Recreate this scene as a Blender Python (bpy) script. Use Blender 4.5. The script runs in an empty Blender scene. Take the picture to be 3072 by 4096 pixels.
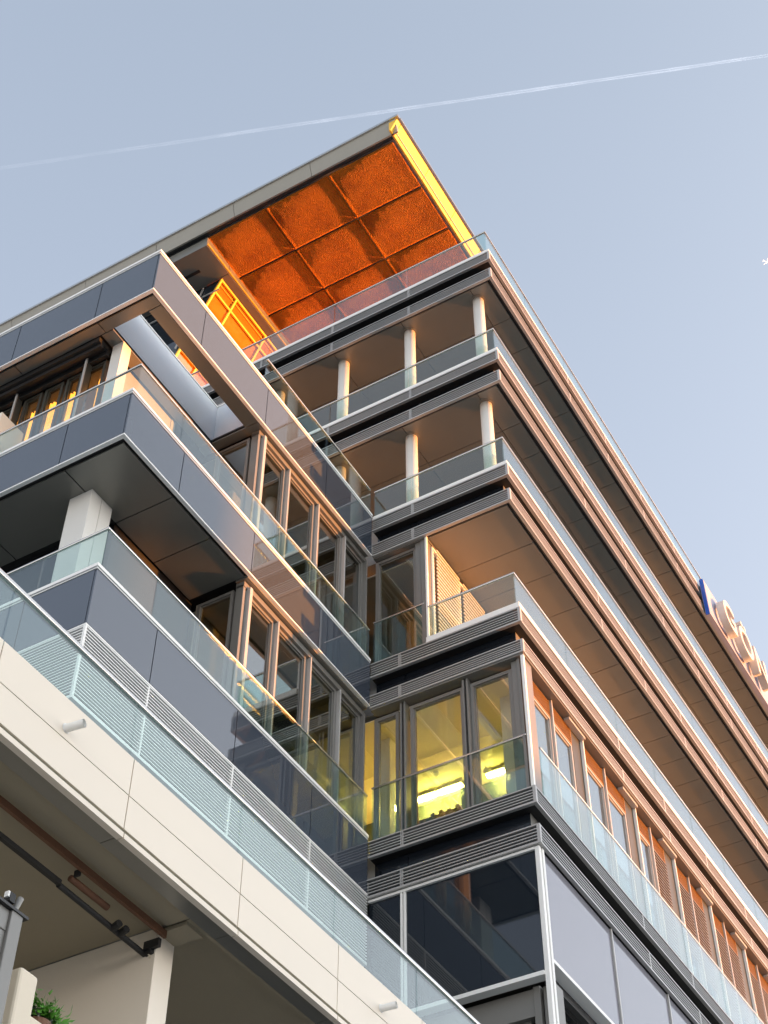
import bpy, math, random
from mathutils import Vector, Matrix
random.seed(7)
R = math.radians
scn = bpy.context.scene
COL = scn.collection
ZO = 1.6                                    # eye height: every z below is given above the eye

# ------------------------------------------------------------------ camera
cam = bpy.data.cameras.new('camera')
camo = bpy.data.objects.new('camera', cam); COL.objects.link(camo); scn.camera = camo
yaw, pit, rol = 0.5296207, 0.8279619, 0.0041198
fw = Vector((math.cos(yaw)*math.cos(pit), math.sin(yaw)*math.cos(pit), math.sin(pit)))
rt = Vector((math.sin(yaw), -math.cos(yaw), 0)); up = rt.cross(fw)
rr = rt*math.cos(rol)+up*math.sin(rol); uu = -rt*math.sin(rol)+up*math.cos(rol)
camo.matrix_world = Matrix(((rr.x, uu.x, -fw.x, 0), (rr.y, uu.y, -fw.y, 0), (rr.z, uu.z, -fw.z, ZO), (0, 0, 0, 1)))
cam.sensor_fit = 'HORIZONTAL'; cam.sensor_width = 36; cam.lens = 6100.06/3072*36
cam.clip_start = 0.1; cam.clip_end = 30000

# ------------------------------------------------------------------ sky, sun, exposure
SUN_AZ, SUN_EL = -53.0, -2.5          # sun just below the horizon, let through by ground shaped to fall away
w = bpy.data.worlds.new('World'); scn.world = w; w.use_nodes = True
wn, wl = w.node_tree.nodes, w.node_tree.links
sky = wn.new('ShaderNodeTexSky'); sky.sky_type = 'NISHITA'; sky.sun_disc = False
sky.sun_elevation = R(SUN_EL); sky.sun_rotation = R(90-SUN_AZ)
sky.altitude = 100; sky.air_density = 1.0; sky.dust_density = 4.5; sky.ozone_density = 1.6
hs = wn.new('ShaderNodeHueSaturation'); hs.inputs['Saturation'].default_value = 0.62
hz = wn.new('ShaderNodeMix'); hz.data_type = 'RGBA'; hz.inputs['Factor'].default_value = 0.45; tcw = wn.new('ShaderNodeTexCoord'); sp = wn.new('ShaderNodeSeparateXYZ'); wl.new(tcw.outputs['Generated'], sp.inputs[0])
rp = wn.new('ShaderNodeValToRGB'); wl.new(sp.outputs['Z'], rp.inputs[0])          # evening haze: bright low down, even higher up
e_ = rp.color_ramp.elements; e_[0].position = 0; e_[0].color = (1.3, 1.35, 1.45, 1); e_[1].position = 1; e_[1].color = (.56, .68, .86, 1)
for p_, c_ in ((.38, (1.10, 1.28, 1.50, 1)), (.55, (.81, .935, 1.16, 1))): q_ = e_.new(p_); q_.color = c_
gw = wn.new('ShaderNodeValToRGB'); wl.new(sp.outputs['Z'], gw.inputs[0])          # afterglow low over the horizon, strongest around the sun
g_ = gw.color_ramp.elements; g_[0].position = 0; g_[0].color = (2.1, 1.75, 1.45, 1); g_[1].position = .42; g_[1].color = (0, 0, 0, 1)
q_ = g_.new(.2); q_.color = (1.9, 1.8, 1.65, 1); q_ = g_.new(.33); q_.color = (.5, .52, .52, 1)
dt = wn.new('ShaderNodeVectorMath'); dt.operation = 'DOT_PRODUCT'; dt.inputs[1].default_value = (math.cos(R(SUN_AZ)), math.sin(R(SUN_AZ)), 0)
wl.new(tcw.outputs['Generated'], dt.inputs[0])
ma = wn.new('ShaderNodeMapRange'); ma.inputs['From Min'].default_value = -1; ma.inputs['To Min'].default_value = 1.0; ma.inputs['To Max'].default_value = 1.95; wl.new(dt.outputs['Value'], ma.inputs['Value'])
sc_ = wn.new('ShaderNodeVectorMath'); sc_.operation = 'SCALE'; wl.new(gw.outputs[0], sc_.inputs[0]); wl.new(ma.outputs[0], sc_.inputs['Scale'])
ad_ = wn.new('ShaderNodeVectorMath'); ad_.operation = 'ADD'; wl.new(rp.outputs[0], ad_.inputs[0]); wl.new(sc_.outputs[0], ad_.inputs[1])
m01 = wn.new('ShaderNodeMapRange'); m01.inputs['From Min'].default_value = -1; wl.new(dt.outputs['Value'], m01.inputs['Value'])
pw = wn.new('ShaderNodeMath'); pw.operation = 'POWER'; pw.inputs[1].default_value = 6; wl.new(m01.outputs[0], pw.inputs[0])
s2_ = wn.new('ShaderNodeVectorMath'); s2_.operation = 'SCALE'; s2_.inputs[0].default_value = (2.3, 2.25, 2.2); wl.new(pw.outputs[0], s2_.inputs['Scale'])
a2_ = wn.new('ShaderNodeVectorMath'); a2_.operation = 'ADD'; wl.new(ad_.outputs[0], a2_.inputs[0]); wl.new(s2_.outputs[0], a2_.inputs[1])
wl.new(a2_.outputs[0], hz.inputs['B'])
wl.new(sky.outputs[0], hs.inputs['Color']); wl.new(hs.outputs[0], hz.inputs['A']); wl.new(hz.outputs['Result'], wn['Background'].inputs[0]); wn['Background'].inputs[1].default_value = 0.15
sun = bpy.data.lights.new('sun', 'SUN'); suno = bpy.data.objects.new('sun', sun); COL.objects.link(suno)
sun.energy = 1.6; sun.color = (1.0, 0.34, 0.06); sun.angle = R(0.6)
sd = Vector((math.cos(R(SUN_AZ))*math.cos(R(SUN_EL)), math.sin(R(SUN_AZ))*math.cos(R(SUN_EL)), math.sin(R(SUN_EL))))
suno.rotation_euler = sd.to_track_quat('Z', 'Y').to_euler(); suno.location = (0, 0, 60)
vs = scn.view_settings; vs.view_transform = 'Standard'; vs.look = 'None'; vs.exposure = 3.24; vs.gamma = 1

# ------------------------------------------------------------------ materials
def nodes(name):
    m = bpy.data.materials.new(name); m.use_nodes = True
    t = m.node_tree; b = t.nodes['Principled BSDF']; return m, t, b
def pbr(name, col, rough=.5, metal=0, ior=1.5, spec=None, var=.06, vscale=1.5, bump=0, bscale=40, coat=0, emis=None, estr=0, rvar=.08):
    m, t, b = nodes(name); n, l = t.nodes, t.links
    tc = n.new('ShaderNodeTexCoord')
    no = n.new('ShaderNodeTexNoise'); no.inputs['Scale'].default_value = vscale; no.inputs['Detail'].default_value = 6
    l.new(tc.outputs['Object'], no.inputs['Vector'])
    mx = n.new('ShaderNodeMix'); mx.data_type = 'RGBA'
    mx.inputs['A'].default_value = tuple(c*(1-var) for c in col)+(1,); mx.inputs['B'].default_value = tuple(min(1, c*(1+var)) for c in col)+(1,)
    l.new(no.outputs['Fac'], mx.inputs['Factor']); l.new(mx.outputs['Result'], b.inputs['Base Color'])
    mr = n.new('ShaderNodeMapRange'); mr.inputs['To Min'].default_value = max(0, rough-rvar); mr.inputs['To Max'].default_value = min(1, rough+rvar)
    l.new(no.outputs['Fac'], mr.inputs['Value']); l.new(mr.outputs['Result'], b.inputs['Roughness'])
    b.inputs['Metallic'].default_value = metal; b.inputs['IOR'].default_value = ior
    if coat: b.inputs['Coat Weight'].default_value = coat; b.inputs['Coat Roughness'].default_value = .04
    if bump:
        n2 = n.new('ShaderNodeTexNoise'); n2.inputs['Scale'].default_value = bscale; n2.inputs['Detail'].default_value = 3
        l.new(tc.outputs['Object'], n2.inputs['Vector'])
        bp = n.new('ShaderNodeBump'); bp.inputs['Strength'].default_value = bump; bp.inputs['Distance'].default_value = .02
        l.new(n2.outputs['Fac'], bp.inputs['Height']); l.new(bp.outputs['Normal'], b.inputs['Normal'])
    if emis: b.inputs['Emission Color'].default_value = emis+(1,); b.inputs['Emission Strength'].default_value = estr
    return m
def glass(name, tint, f0=.05, rough=.0, wav=.0, body=None, bw=0.0, power=5):
    m = bpy.data.materials.new(name); m.use_nodes = True; t = m.node_tree; n, l = t.nodes, t.links; n.clear()
    out = n.new('ShaderNodeOutputMaterial'); mix = n.new('ShaderNodeMixShader')
    tr = n.new('ShaderNodeBsdfTransparent'); tr.inputs[0].default_value = tint+(1,)
    gl = n.new('ShaderNodeBsdfGlossy'); gl.inputs['Roughness'].default_value = rough; gl.inputs[0].default_value = (1, 1, 1, 1)
    lw = n.new('ShaderNodeLayerWeight'); lw.inputs[0].default_value = .5
    p = n.new('ShaderNodeMath'); p.operation = 'POWER'; p.inputs[1].default_value = power; l.new(lw.outputs['Facing'], p.inputs[0])
    mr = n.new('ShaderNodeMapRange'); mr.inputs['To Min'].default_value = f0; mr.inputs['To Max'].default_value = 1; l.new(p.outputs[0], mr.inputs['Value'])
    l.new(mr.outputs[0], mix.inputs[0])
    src = tr.outputs[0]
    if body:
        df = n.new('ShaderNodeBsdfDiffuse'); df.inputs[0].default_value = body+(1,)
        m2 = n.new('ShaderNodeMixShader'); m2.inputs[0].default_value = bw; l.new(tr.outputs[0], m2.inputs[1]); l.new(df.outputs[0], m2.inputs[2]); src = m2.outputs[0]
    l.new(src, mix.inputs[1]); l.new(gl.outputs[0], mix.inputs[2]); l.new(mix.outputs[0], out.inputs[0])
    if wav:
        tc = n.new('ShaderNodeTexCoord'); no = n.new('ShaderNodeTexNoise'); no.inputs['Scale'].default_value = 1.3; no.inputs['Detail'].default_value = 1
        l.new(tc.outputs['Object'], no.inputs['Vector'])
        bp = n.new('ShaderNodeBump'); bp.inputs['Strength'].default_value = wav; bp.inputs['Distance'].default_value = .02
        l.new(no.outputs['Fac'], bp.inputs['Height']); l.new(bp.outputs['Normal'], gl.inputs['Normal'])
    return m
M = {}
M['alu'] = pbr('satin_aluminium', (.44, .435, .42), .38, .25)
M['alu_white'] = pbr('white_coated_metal', (.84, .84, .81), .4, 0)
M['steel'] = pbr('polished_steel', (.62, .60, .57), .22, .9)
M['dark'] = pbr('dark_metal', (.025, .025, .025), .45, .1, bump=.02)
M['fascia'] = pbr('black_blue_glass_fascia', (.010, .013, .018), .12, 0, 1.5)
M['spandrel'] = pbr('blue_grey_enamelled_glass', (.056, .068, .088), .02, 0, 2.0, var=.03, bump=.006, bscale=2, rvar=.02)
M['darkglass'] = pbr('dark_spandrel_glass', (.010, .015, .022), .03, 0, 1.7, var=.03, bump=.02, bscale=1.6, rvar=.01)
M['sidepanel'] = pbr('pale_glazed_side_panel', (.20, .20, .23), .06, 0, 2.0, var=.02, bump=.015, bscale=2, rvar=.02)
M['soffit'] = pbr('grey_metal_soffit', (.225, .22, .195), .34, .3, var=.05, bump=.02, bscale=90)
M['roofgrey'] = pbr('warm_grey_roof_metal', (.33, .31, .26), .45, .1, var=.05)
M['soffit_front'] = M['soffit']
M['column'] = pbr('white_painted_column', (.68, .67, .63), .45, 0, var=.03)
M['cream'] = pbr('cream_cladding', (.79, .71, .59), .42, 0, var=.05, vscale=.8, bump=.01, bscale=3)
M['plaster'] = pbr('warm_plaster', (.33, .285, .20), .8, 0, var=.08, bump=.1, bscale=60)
M['dframe'] = pbr('dark_olive_frame', (.06, .06, .05), .4, .2)
M['frame'] = pbr('grey_window_frame', (.21, .205, .19), .38, .3)
M['gold'] = pbr('painted_sun_gold', (.92, .55, .05), .35, .1)  # sunlit yellow of side fascia and glazing frames put into the base colour
M['blind'] = pbr('slatted_blind_metal', (.62, .56, .48), .45, .2)
M['bblind'] = pbr('brown_slatted_blind', (.085, .07, .055), .5)
M['orangeslat'] = pbr('orange_slat_paint', (.30, .14, .03), .45)
M['concrete'] = pbr('pale_concrete', (.38, .38, .37), .85, 0, var=.12, bump=.2, bscale=30)
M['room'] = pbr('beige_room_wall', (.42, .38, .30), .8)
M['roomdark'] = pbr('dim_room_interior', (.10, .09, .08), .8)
M['office'] = pbr('office_white', (.86, .80, .58), .7)
M['rust'] = pbr('rusty_brown_rail', (.16, .075, .04), .6, .2, var=.25, vscale=12, bump=.2, bscale=60)
M['asphalt'] = pbr('street_asphalt', (.05, .05, .05), .9, 0, var=.2, vscale=.6, bump=.3, bscale=50)
M['facade'] = pbr('sun_blocker_plaster', (.35, .32, .28), .8, 0, var=.1)
M['bglass'] = glass('balustrade_glass', (.83, .925, .905), .07, .0, .01, power=4)
M['wglass'] = glass('window_glass', (.60, .64, .60), .20, .0, .05)
M['rglass'] = glass('reflective_window_glass', (.55, .60, .56), .30, .0, .04)
M['owglass'] = glass('clear_office_glass', (.93, .94, .88), .06, .0, .03)
M['amber'] = glass('amber_tinted_glass', (.95, .50, .10), .07, .02, .05, body=(.85, .32, .03), bw=.45)
M['curtain'] = pbr('curtain_added_glow', (.55, .30, .10), .8, emis=(1, .36, .04), estr=.32, var=.3, vscale=4)  # emission stands in for warm light falling on the curtains
M['tube'] = pbr('fluorescent_tube', (1, 1, 1), .5, emis=(1.0, .68, .16), estr=26)
M['blue'] = pbr('blue_sign_edge', (.015, .10, .52), .3)
M['signface'] = pbr('white_sign_board', (.36, .36, .46), .45)
M['letter'] = pbr('white_letter_face', (.60, .58, .54), .4)
M['leaf'] = pbr('green_leaf', (.12, .34, .04), .45, var=.4, vscale=20)
M['black'] = pbr('black_rubber', (.012, .012, .012), .6)
M['post'] = pbr('cream_rendered_post', (.72, .64, .50), .6, var=.05, bump=.05)
M['jet'] = pbr('white_aircraft_paint', (.85, .82, .78), .35)

# well lining: smooth satin sheet
M['lining'] = pbr('satin_lining_sheet', (.84, .87, .90), .34, .15, var=.02, rvar=.03)

# expanded copper-coloured mesh of the roof soffit
def mesh_mat():
    m, t, b = nodes('copper_mesh_soffit'); n, l = t.nodes, t.links
    tc = n.new('ShaderNodeTexCoord')
    br = n.new('ShaderNodeTexBrick'); br.inputs['Scale'].default_value = 1.0
    br.inputs['Brick Width'].default_value = .034; br.inputs['Row Height'].default_value = .022; br.inputs['Mortar Size'].default_value = .004
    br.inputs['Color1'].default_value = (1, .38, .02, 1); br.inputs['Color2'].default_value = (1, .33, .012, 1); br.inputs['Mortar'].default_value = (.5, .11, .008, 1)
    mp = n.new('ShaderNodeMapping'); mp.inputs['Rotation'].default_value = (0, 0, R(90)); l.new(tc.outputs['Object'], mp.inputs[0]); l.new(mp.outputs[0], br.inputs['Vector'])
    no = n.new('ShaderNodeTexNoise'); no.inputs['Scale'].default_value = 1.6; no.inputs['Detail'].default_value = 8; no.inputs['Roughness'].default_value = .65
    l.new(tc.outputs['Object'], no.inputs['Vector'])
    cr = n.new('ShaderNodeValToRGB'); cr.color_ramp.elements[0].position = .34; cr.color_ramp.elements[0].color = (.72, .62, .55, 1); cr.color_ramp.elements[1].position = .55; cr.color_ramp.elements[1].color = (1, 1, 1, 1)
    l.new(no.outputs['Fac'], cr.inputs[0])
    mx = n.new('ShaderNodeMix'); mx.data_type = 'RGBA'; mx.blend_type = 'MULTIPLY'; mx.inputs['Factor'].default_value = 1
    l.new(br.outputs['Color'], mx.inputs['A']); l.new(cr.outputs[0], mx.inputs['B']); l.new(mx.outputs['Result'], b.inputs['Base Color'])
    b.inputs['Metallic'].default_value = .1; b.inputs['Roughness'].default_value = .55; b.inputs['Specular IOR Level'].default_value = .2
    # small facets of the mesh plus long sags
    vo = n.new('ShaderNodeTexVoronoi'); vo.inputs['Scale'].default_value = 50; l.new(tc.outputs['Object'], vo.inputs['Vector'])
    bp = n.new('ShaderNodeBump'); bp.inputs['Strength'].default_value = 1.0; bp.inputs['Distance'].default_value = .065
    l.new(vo.outputs['Distance'], bp.inputs['Height'])
    n3 = n.new('ShaderNodeTexNoise'); n3.inputs['Scale'].default_value = 1.0; n3.inputs['Detail'].default_value = 4
    mp3 = n.new('ShaderNodeMapping'); mp3.inputs['Scale'].default_value = (5, 14, 1); l.new(tc.outputs['Object'], mp3.inputs[0]); l.new(mp3.outputs[0], n3.inputs['Vector'])
    bp2 = n.new('ShaderNodeBump'); bp2.inputs['Strength'].default_value = .12; bp2.inputs['Distance'].default_value = .03
    l.new(n3.outputs['Fac'], bp2.inputs['Height']); l.new(bp.outputs['Normal'], bp2.inputs['Normal']); l.new(bp2.outputs['Normal'], b.inputs['Normal'])
    return m
M['mesh'] = mesh_mat()

# ------------------------------------------------------------------ mesh helper
class MB:
    def __init__(s): s.v = []; s.f = []
    def box(s, x0, x1, y0, y1, z0, z1):
        if x1 < x0: x0, x1 = x1, x0
        if y1 < y0: y0, y1 = y1, y0
        if z1 < z0: z0, z1 = z1, z0
        b = len(s.v)
        s.v += [(x0, y0, z0), (x1, y0, z0), (x1, y1, z0), (x0, y1, z0), (x0, y0, z1), (x1, y0, z1), (x1, y1, z1), (x0, y1, z1)]
        s.f += [tuple(b+i for i in q) for q in ((0, 3, 2, 1), (4, 5, 6, 7), (0, 1, 5, 4), (1, 2, 6, 5), (2, 3, 7, 6), (3, 0, 4, 7))]
        return s
    def hexa(s, pts):
        b = len(s.v); s.v += [tuple(p) for p in pts]
        s.f += [tuple(b+i for i in q) for q in ((0, 3, 2, 1), (4, 5, 6, 7), (0, 1, 5, 4), (1, 2, 6, 5), (2, 3, 7, 6), (3, 0, 4, 7))]
        return s
    def beam(s, a, b_, w1, w2, upv=(0, 0, 1)):
        a = Vector(a); b_ = Vector(b_); d = (b_-a).normalized(); u = d.cross(Vector(upv))
        if u.length < 1e-4: u = Vector((1, 0, 0))
        u.normalize(); v = u.cross(d)
        P = []
        for c in (a, b_):
            for i, j in ((-1, -1), (1, -1), (1, 1), (-1, 1)): P.append(c+u*(i*w1/2)+v*(j*w2/2))
        return s.hexa(P)
    def tube(s, a, b_, r, n=12, r2=None, caps=True):
        a = Vector(a); b_ = Vector(b_); d = (b_-a).normalized()
        u = d.orthogonal().normalized(); v = d.cross(u); r2 = r if r2 is None else r2
        b0 = len(s.v)
        for c, q in ((a, r), (b_, r2)):
            for i in range(n):
                t = 2*math.pi*i/n; s.v.append(tuple(c+u*(q*math.cos(t))+v*(q*math.sin(t))))
        for i in range(n): s.f.append((b0+i, b0+(i+1) % n, b0+n+(i+1) % n, b0+n+i))
        if caps: s.f.append(tuple(b0+i for i in range(n))[::-1]); s.f.append(tuple(b0+n+i for i in range(n)))
        return s
    def quad(s, a, b, c, d):
        k = len(s.v); s.v += [a, b, c, d]; s.f.append((k, k+1, k+2, k+3)); return s
ORG = {}
def build(name, mb, mat, parent=None, bevel=0, smooth=False):
    me = bpy.data.meshes.new(name)
    o = bpy.data.objects.new(name, me); COL.objects.link(o)
    off = ORG.get(parent, Vector((0, 0, 0))) if parent else Vector((0, 0, 0))
    me.from_pydata([(v[0]-off.x, v[1]-off.y, v[2]+ZO-off.z) for v in mb.v], [], mb.f); me.update()
    me.materials.append(M[mat] if isinstance(mat, str) else mat)
    if parent: o.parent = parent; ORG[o] = off
    if bevel:
        b = o.modifiers.new('b', 'BEVEL'); b.width = bevel; b.segments = 2; b.limit_method = 'ANGLE'
    if smooth:
        for p in me.polygons: p.use_smooth = True
    return o
def tag(o, label, cat, group=None):
    o['label'] = label; o['category'] = cat
    if group: o['group'] = group
    return o
def thing(name, loc, label, cat, group=None):
    o = bpy.data.objects.new(name, None); COL.objects.link(o); o.location = (loc[0], loc[1], loc[2]+ZO); o.empty_display_size = .2
    ORG[o] = Vector(o.location); return tag(o, label, cat, group)

# ------------------------------------------------------------------ ground and the unseen block added to shade the lower storeys
g = MB(); r0, r1, dz = 240, 6000, 5760*math.tan(R(4.5))                    # level, then sloped away out of view so the low sun passes
for i in range(32):
    a0, a1 = 2*math.pi*i/32, 2*math.pi*(i+1)/32
    P = [(math.cos(a)*r, math.sin(a)*r, z) for a, r, z in ((a0, r0, -ZO), (a1, r0, -ZO), (a1, r1, -ZO-dz), (a0, r1, -ZO-dz))]
    g.quad(P[0], P[3], P[2], P[1]); k = len(g.v); g.v += [(0, 0, -ZO), P[0], P[1]]; g.f.append((k, k+1, k+2))
o = build('street', g, 'asphalt'); o['kind'] = 'structure'
g = MB(); g.box(-60, 90, -40, 60, -ZO-.2, -ZO+.14)
o = build('bounce_paving', g, 'concrete'); o['kind'] = 'structure'  # wide pale paving added out of view to bounce light upward

SUNXY = (math.cos(R(SUN_AZ)), math.sin(R(SUN_AZ)))
opp = thing('sun_blocker', (46, -46, -ZO), 'long plain block added out of view to shade the lower glass building', 'building')
def oppbox(mb, s0, s1, d0, d1, z0, z1):       # s along the block, d away from the viewer
    ax = (-SUNXY[1], SUNXY[0]); P = []
    cx, cy = 16.5+SUNXY[0]*62, 7+SUNXY[1]*62
    for z in (z0, z1):
        for s_, d_ in ((s0, d0), (s1, d0), (s1, d1), (s0, d1)):
            P.append((cx+ax[0]*s_+SUNXY[0]*d_, cy+ax[1]*s_+SUNXY[1]*d_, z))
    mb.hexa(P)
SHZ = 13.4+62*math.tan(R(SUN_EL))  # height of the added block, set from the wanted shadow line
mb = MB(); oppbox(mb, -90, 90, 0, 14, -ZO, SHZ-.3); build('wall', mb, 'facade', opp)
mb = MB(); oppbox(mb, -90.4, 90.4, -.35, 14.3, SHZ-.3, SHZ); build('roof', mb, 'concrete', opp)
mb = MB(); oppbox(mb, -24, -1.5, 3, 11, SHZ, SHZ+3.3); build('blocker_top', mb, 'facade', opp)  # extra unseen volume added to keep sun off the left wing
for k in range(3):
    mb = MB()
    for i in range(44):
        s_ = -88+i*4; oppbox(mb, s_, s_+2.1, -.03, .05, -ZO+1.0+k*3.3, -ZO+2.7+k*3.3)
    build('window', mb, 'darkglass', opp)

# ------------------------------------------------------------------ the office building
B = thing('office_building', (16.53, 9.93, -ZO), 'glass and metal office building with stacked louvred floor bands and a copper-red roof overhang', 'building')
X0, Y0, XF = 16.53, 7.12, 46.0        # front plane, side plane, far end of the right wing
YL, XL = 9.93, 9.83                    # side plane and front plane of the projecting left wing
XS = [17.7, 18.57, 19.6, 20.63, 21.45, 22.3, 23.1, 23.95, 24.78, 25.6]
while XS[-1] < XF-1: XS.append(XS[-1]+.84)
YS = [7.67, 9.34, 11.02, 12.7, 14.4, 16.1]

def grille(parent, z0, z1, yend, joints, proud=0.0, nsl=5, x0=X0, y0=Y0, name='louvre_grille', xjoin=None):
    """slatted band running round the corner: front face along y, side face along x"""
    x0 -= proud; y0 -= proud; lip = .030; d = .06
    mb = MB()
    mb.box(x0, x0+d, y0, yend, z0, z0+lip*1.15); mb.box(x0, x0+d, y0, yend, z1-lip*.7, z1)
    mb.box(x0+d, XF, y0, y0+d, z0, z0+lip*1.15); mb.box(x0+d, XF, y0, y0+d, z1-lip*.7, z1)
    a, b_ = z0+lip*1.15, z1-lip*.7; st = (b_-a)/nsl
    for i in range(1, nsl):
        z = a+st*i; t = .008
        mb.box(x0+.006, x0+.024, y0+.008, yend, z-t, z+t)
        mb.box(x0+d, XF, y0+.006, y0+.024, z-t, z+t)
    mb.box(x0-.003, x0+.05, y0-.003, y0+.045, z0+.002, z1-.002)
    for j in joints:
        mb.box(x0+.001, x0+.04, j-.022, j-.006, z0+.002, z1-.002); mb.box(x0+.001, x0+.04, j+.006, j+.022, z0+.002, z1-.002)
    for j in (xjoin or []): mb.box(j-.02, j+.02, y0+.001, y0+.04, z0+.002, z1-.002)
    o = build(name, mb, 'alu', parent)
    mb = MB(); mb.box(x0+d+.002, x0+d+.03, y0+d+.002, yend, z0+.01, z1-.01); mb.box(x0+d+.03, XF, y0+d+.002, y0+d+.03, z0+.01, z1-.01)
    build('grille_backing', mb, 'dark', o)
    return o

XJ = [20.4+2.05*i for i in range(12)]
BANDS = {7: (27.8, 27.69, 27.4, 27.05, 26.73), 6: (24.28, 24.17, 23.88, 23.53, 23.21), 5: (20.87, 20.77, 20.47, 20.1, 19.8),
         4: (17.33, 17.2, 16.89, 16.5, 16.23), 3: (None, 13.62, 13.32, 12.93, 12.61)}
FJ = {7: [9.09, 11.02, 12.9], 6: [9.09, 11.02, 12.9], 5: [9.08], 4: [9.37], 3: [9.35]}
YE = {7: 16.5, 6: 16.5, 5: YL, 4: YL, 3: YL}
def panel_grid(mb, xs, ys, z, gap=.012, th=.03):
    for i in range(len(xs)-1):
        for j in range(len(ys)-1):
            mb.box(xs[i]+gap/2, xs[i+1]-gap/2, ys[j]+gap/2, ys[j+1]-gap/2, z, z+th)
for k, (cap, lt, lb, t2, b2) in BANDS.items():
    ye = YE[k]
    # slab body behind the bands
    mb = MB(); mb.box(X0+.26, XF, Y0+.28, 26, b2+.09, lt-.004)
    slab = build('floor_slab', mb, 'concrete', B)
    if cap:
        mb = MB(); yy = ye if k != 4 else 8.86
        mb.box(X0+.012, X0+.16, Y0+.012, yy, lt+.002, cap); mb.box(X0+.16, XF, Y0+.012, Y0+.16, lt+.002, cap)
        mb.box(X0-.004, X0+.012, Y0-.004, yy, lt+.002, lt+.022); mb.box(X0+.012, XF, Y0-.004, Y0+.012, lt+.002, lt+.022)
        build('parapet_cap', mb, 'alu_white', B)
    grille(B, lb, lt, ye, FJ[k], xjoin=XJ)
    # recessed dark strip between the two grilles
    mb = MB(); rf = .20
    ys_ = [Y0+rf]+[j for j in FJ[k]]+[ye]
    for a, b_ in zip(ys_[:-1], ys_[1:]): mb.box(X0+rf, X0+rf+.03, a+.006, b_-.006, t2, lb)
    build('recessed_fascia', mb, 'fascia', B)
    mb = MB()
    xs_ = [X0+rf]+XJ+[XF]
    for a, b_ in zip(xs_[:-1], xs_[1:]): mb.box(a+.006, b_-.006, Y0+rf, Y0+rf+.03, t2, lb)
    build('side_fascia', mb, 'frame', B)
    mb = MB(); mb.box(X0+.062, X0+.25, Y0+.062, ye, lb+.004, lb+.009); mb.box(X0+.25, XF, Y0+.062, Y0+.25, lb+.004, lb+.009)
    build('shadow_gap', mb, 'black', B)
    grille(B, b2, t2, ye, FJ[k], proud=.022 if k == 3 else .004, xjoin=XJ)
    # soffit beneath
    mb = MB(); mb.box(X0+.03, X0+.24, Y0+.03, ye, b2+.055, b2+.085); mb.box(X0+.24, XF, Y0+.03, Y0+.24, b2+.055, b2+.085)
    build('edge_channel', mb, 'black', B)
    if k in (7, 6):
        mb = MB(); panel_grid(mb, [X0+.1]+XS, [Y0+.13]+YS+[17.8], b2+.02); build('soffit', mb, 'soffit', B)
    elif k == 5:
        mb = MB(); panel_grid(mb, [X0+.11]+XS, [Y0+.12, 8.84], b2+.02); build('soffit', mb, 'soffit', B)
        mb = MB(); mb.box(X0+.06, X0+.6, 8.84, YL, b2-.02, b2+.03); build('head_panel', mb, 'frame', B)
    elif k == 4:
        mb = MB(); mb.box(X0+.02, X0+.3, Y0+.02, YL, b2-.035, b2-.003); mb.box(X0+.3, XF, Y0+.02, Y0+.3, b2-.035, b2-.003)
        build('head_panel', mb, 'frame', B)

for y, z in ((8.93, 27.22), (8.93, 23.7), (10.7, 20.3)):
    mb = MB(); mb.tube((X0+.20, y, z), (X0+.10, y-.01, z-.02), .032, 14); build('wall_nozzle', mb, 'black', B)
# round columns of the two open storeys
for zt, zb in ((26.75, 24.2), (23.23, 20.8)):
    for i, y in enumerate((7.65, 9.31, 10.96, 12.63, 14.3)):
        mb = MB(); mb.tube((16.97, y, zb), (16.97, y, zt), .118, 32)
        c = build('column', mb, 'column', B, smooth=False)
        for p in c.data.polygons: p.use_smooth = len(p.vertices) == 4
        mb = MB(); mb.tube((16.97, y, zt-.012), (16.97, y, zt), .165, 32); build('collar', mb, 'soffit', c)
# inner walls that close the open storeys far back, out of sight from the street
mb = MB()
mb.box(26.0, 26.1, 8.9, 26, 20.8, 26.8); mb.box(26.1, XF, 8.85, 8.95, 20.8, 26.8); mb.box(17.5, 26.0, 17.0, 17.1, 20.8, 26.8)
build('inner_wall', mb, 'room', B)

# ------------------------------------------------------------------ glass balustrades
def balustrade(z0, z1, path, joints, rail=.042, parent=B, rmat='steel', drop=.05, lab=None):
    """path: list of (axis, fixed, a, b); joints: list of lists"""
    mb = MB()
    for (ax, fx, a, b_) in path:
        if ax == 'y': mb.box(fx-rail/2, fx+rail/2, a-rail/2, b_+rail/2*0, z1, z1+rail*.8)
        else: mb.box(a+rail/2, b_, fx-rail/2, fx+rail/2, z1, z1+rail*.8)
    r = build('balustrade', mb, rmat, parent, bevel=.008)
    if lab: r['label'] = lab
    for (ax, fx, a, b_), js in zip(path, joints):
        cuts = [a]+[j for j in js if a+.05 < j < b_-.05]+[b_]
        for p, q in zip(cuts[:-1], cuts[1:]):
            mb = MB(); p_, q_ = p+.008, q-.008
            if ax == 'y': mb.box(fx-.007, fx+.007, p_, q_, z0-drop, z1-.004)
            else: mb.box(p_, q_, fx-.007, fx+.007, z0-drop, z1-.004)
            build('glass_pane', mb, 'bglass', r)
    return r
GJ = {7: [18.5, 20.5, 22.15, 23.78, 25.45, 27.12, 28.8, 30.5, 32.2, 34], 6: [18.38, 20.44, 22.05, 23.7, 25.45, 27.1, 28.8, 30.5, 32.2, 34],
      5: [18.49, 20.52, 22.2, 23.9, 25.6, 27.3, 29, 30.7, 32.4, 34], 4: [18.57, 20.66, 22.4, 24.2, 25.92, 27.65, 29.4, 31.1, 32.8, 34.5],
      3: [18.78, 20.76, 22.5, 24.3, 26.0, 27.8, 29.5, 31.2, 33, 34.7]}
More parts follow.
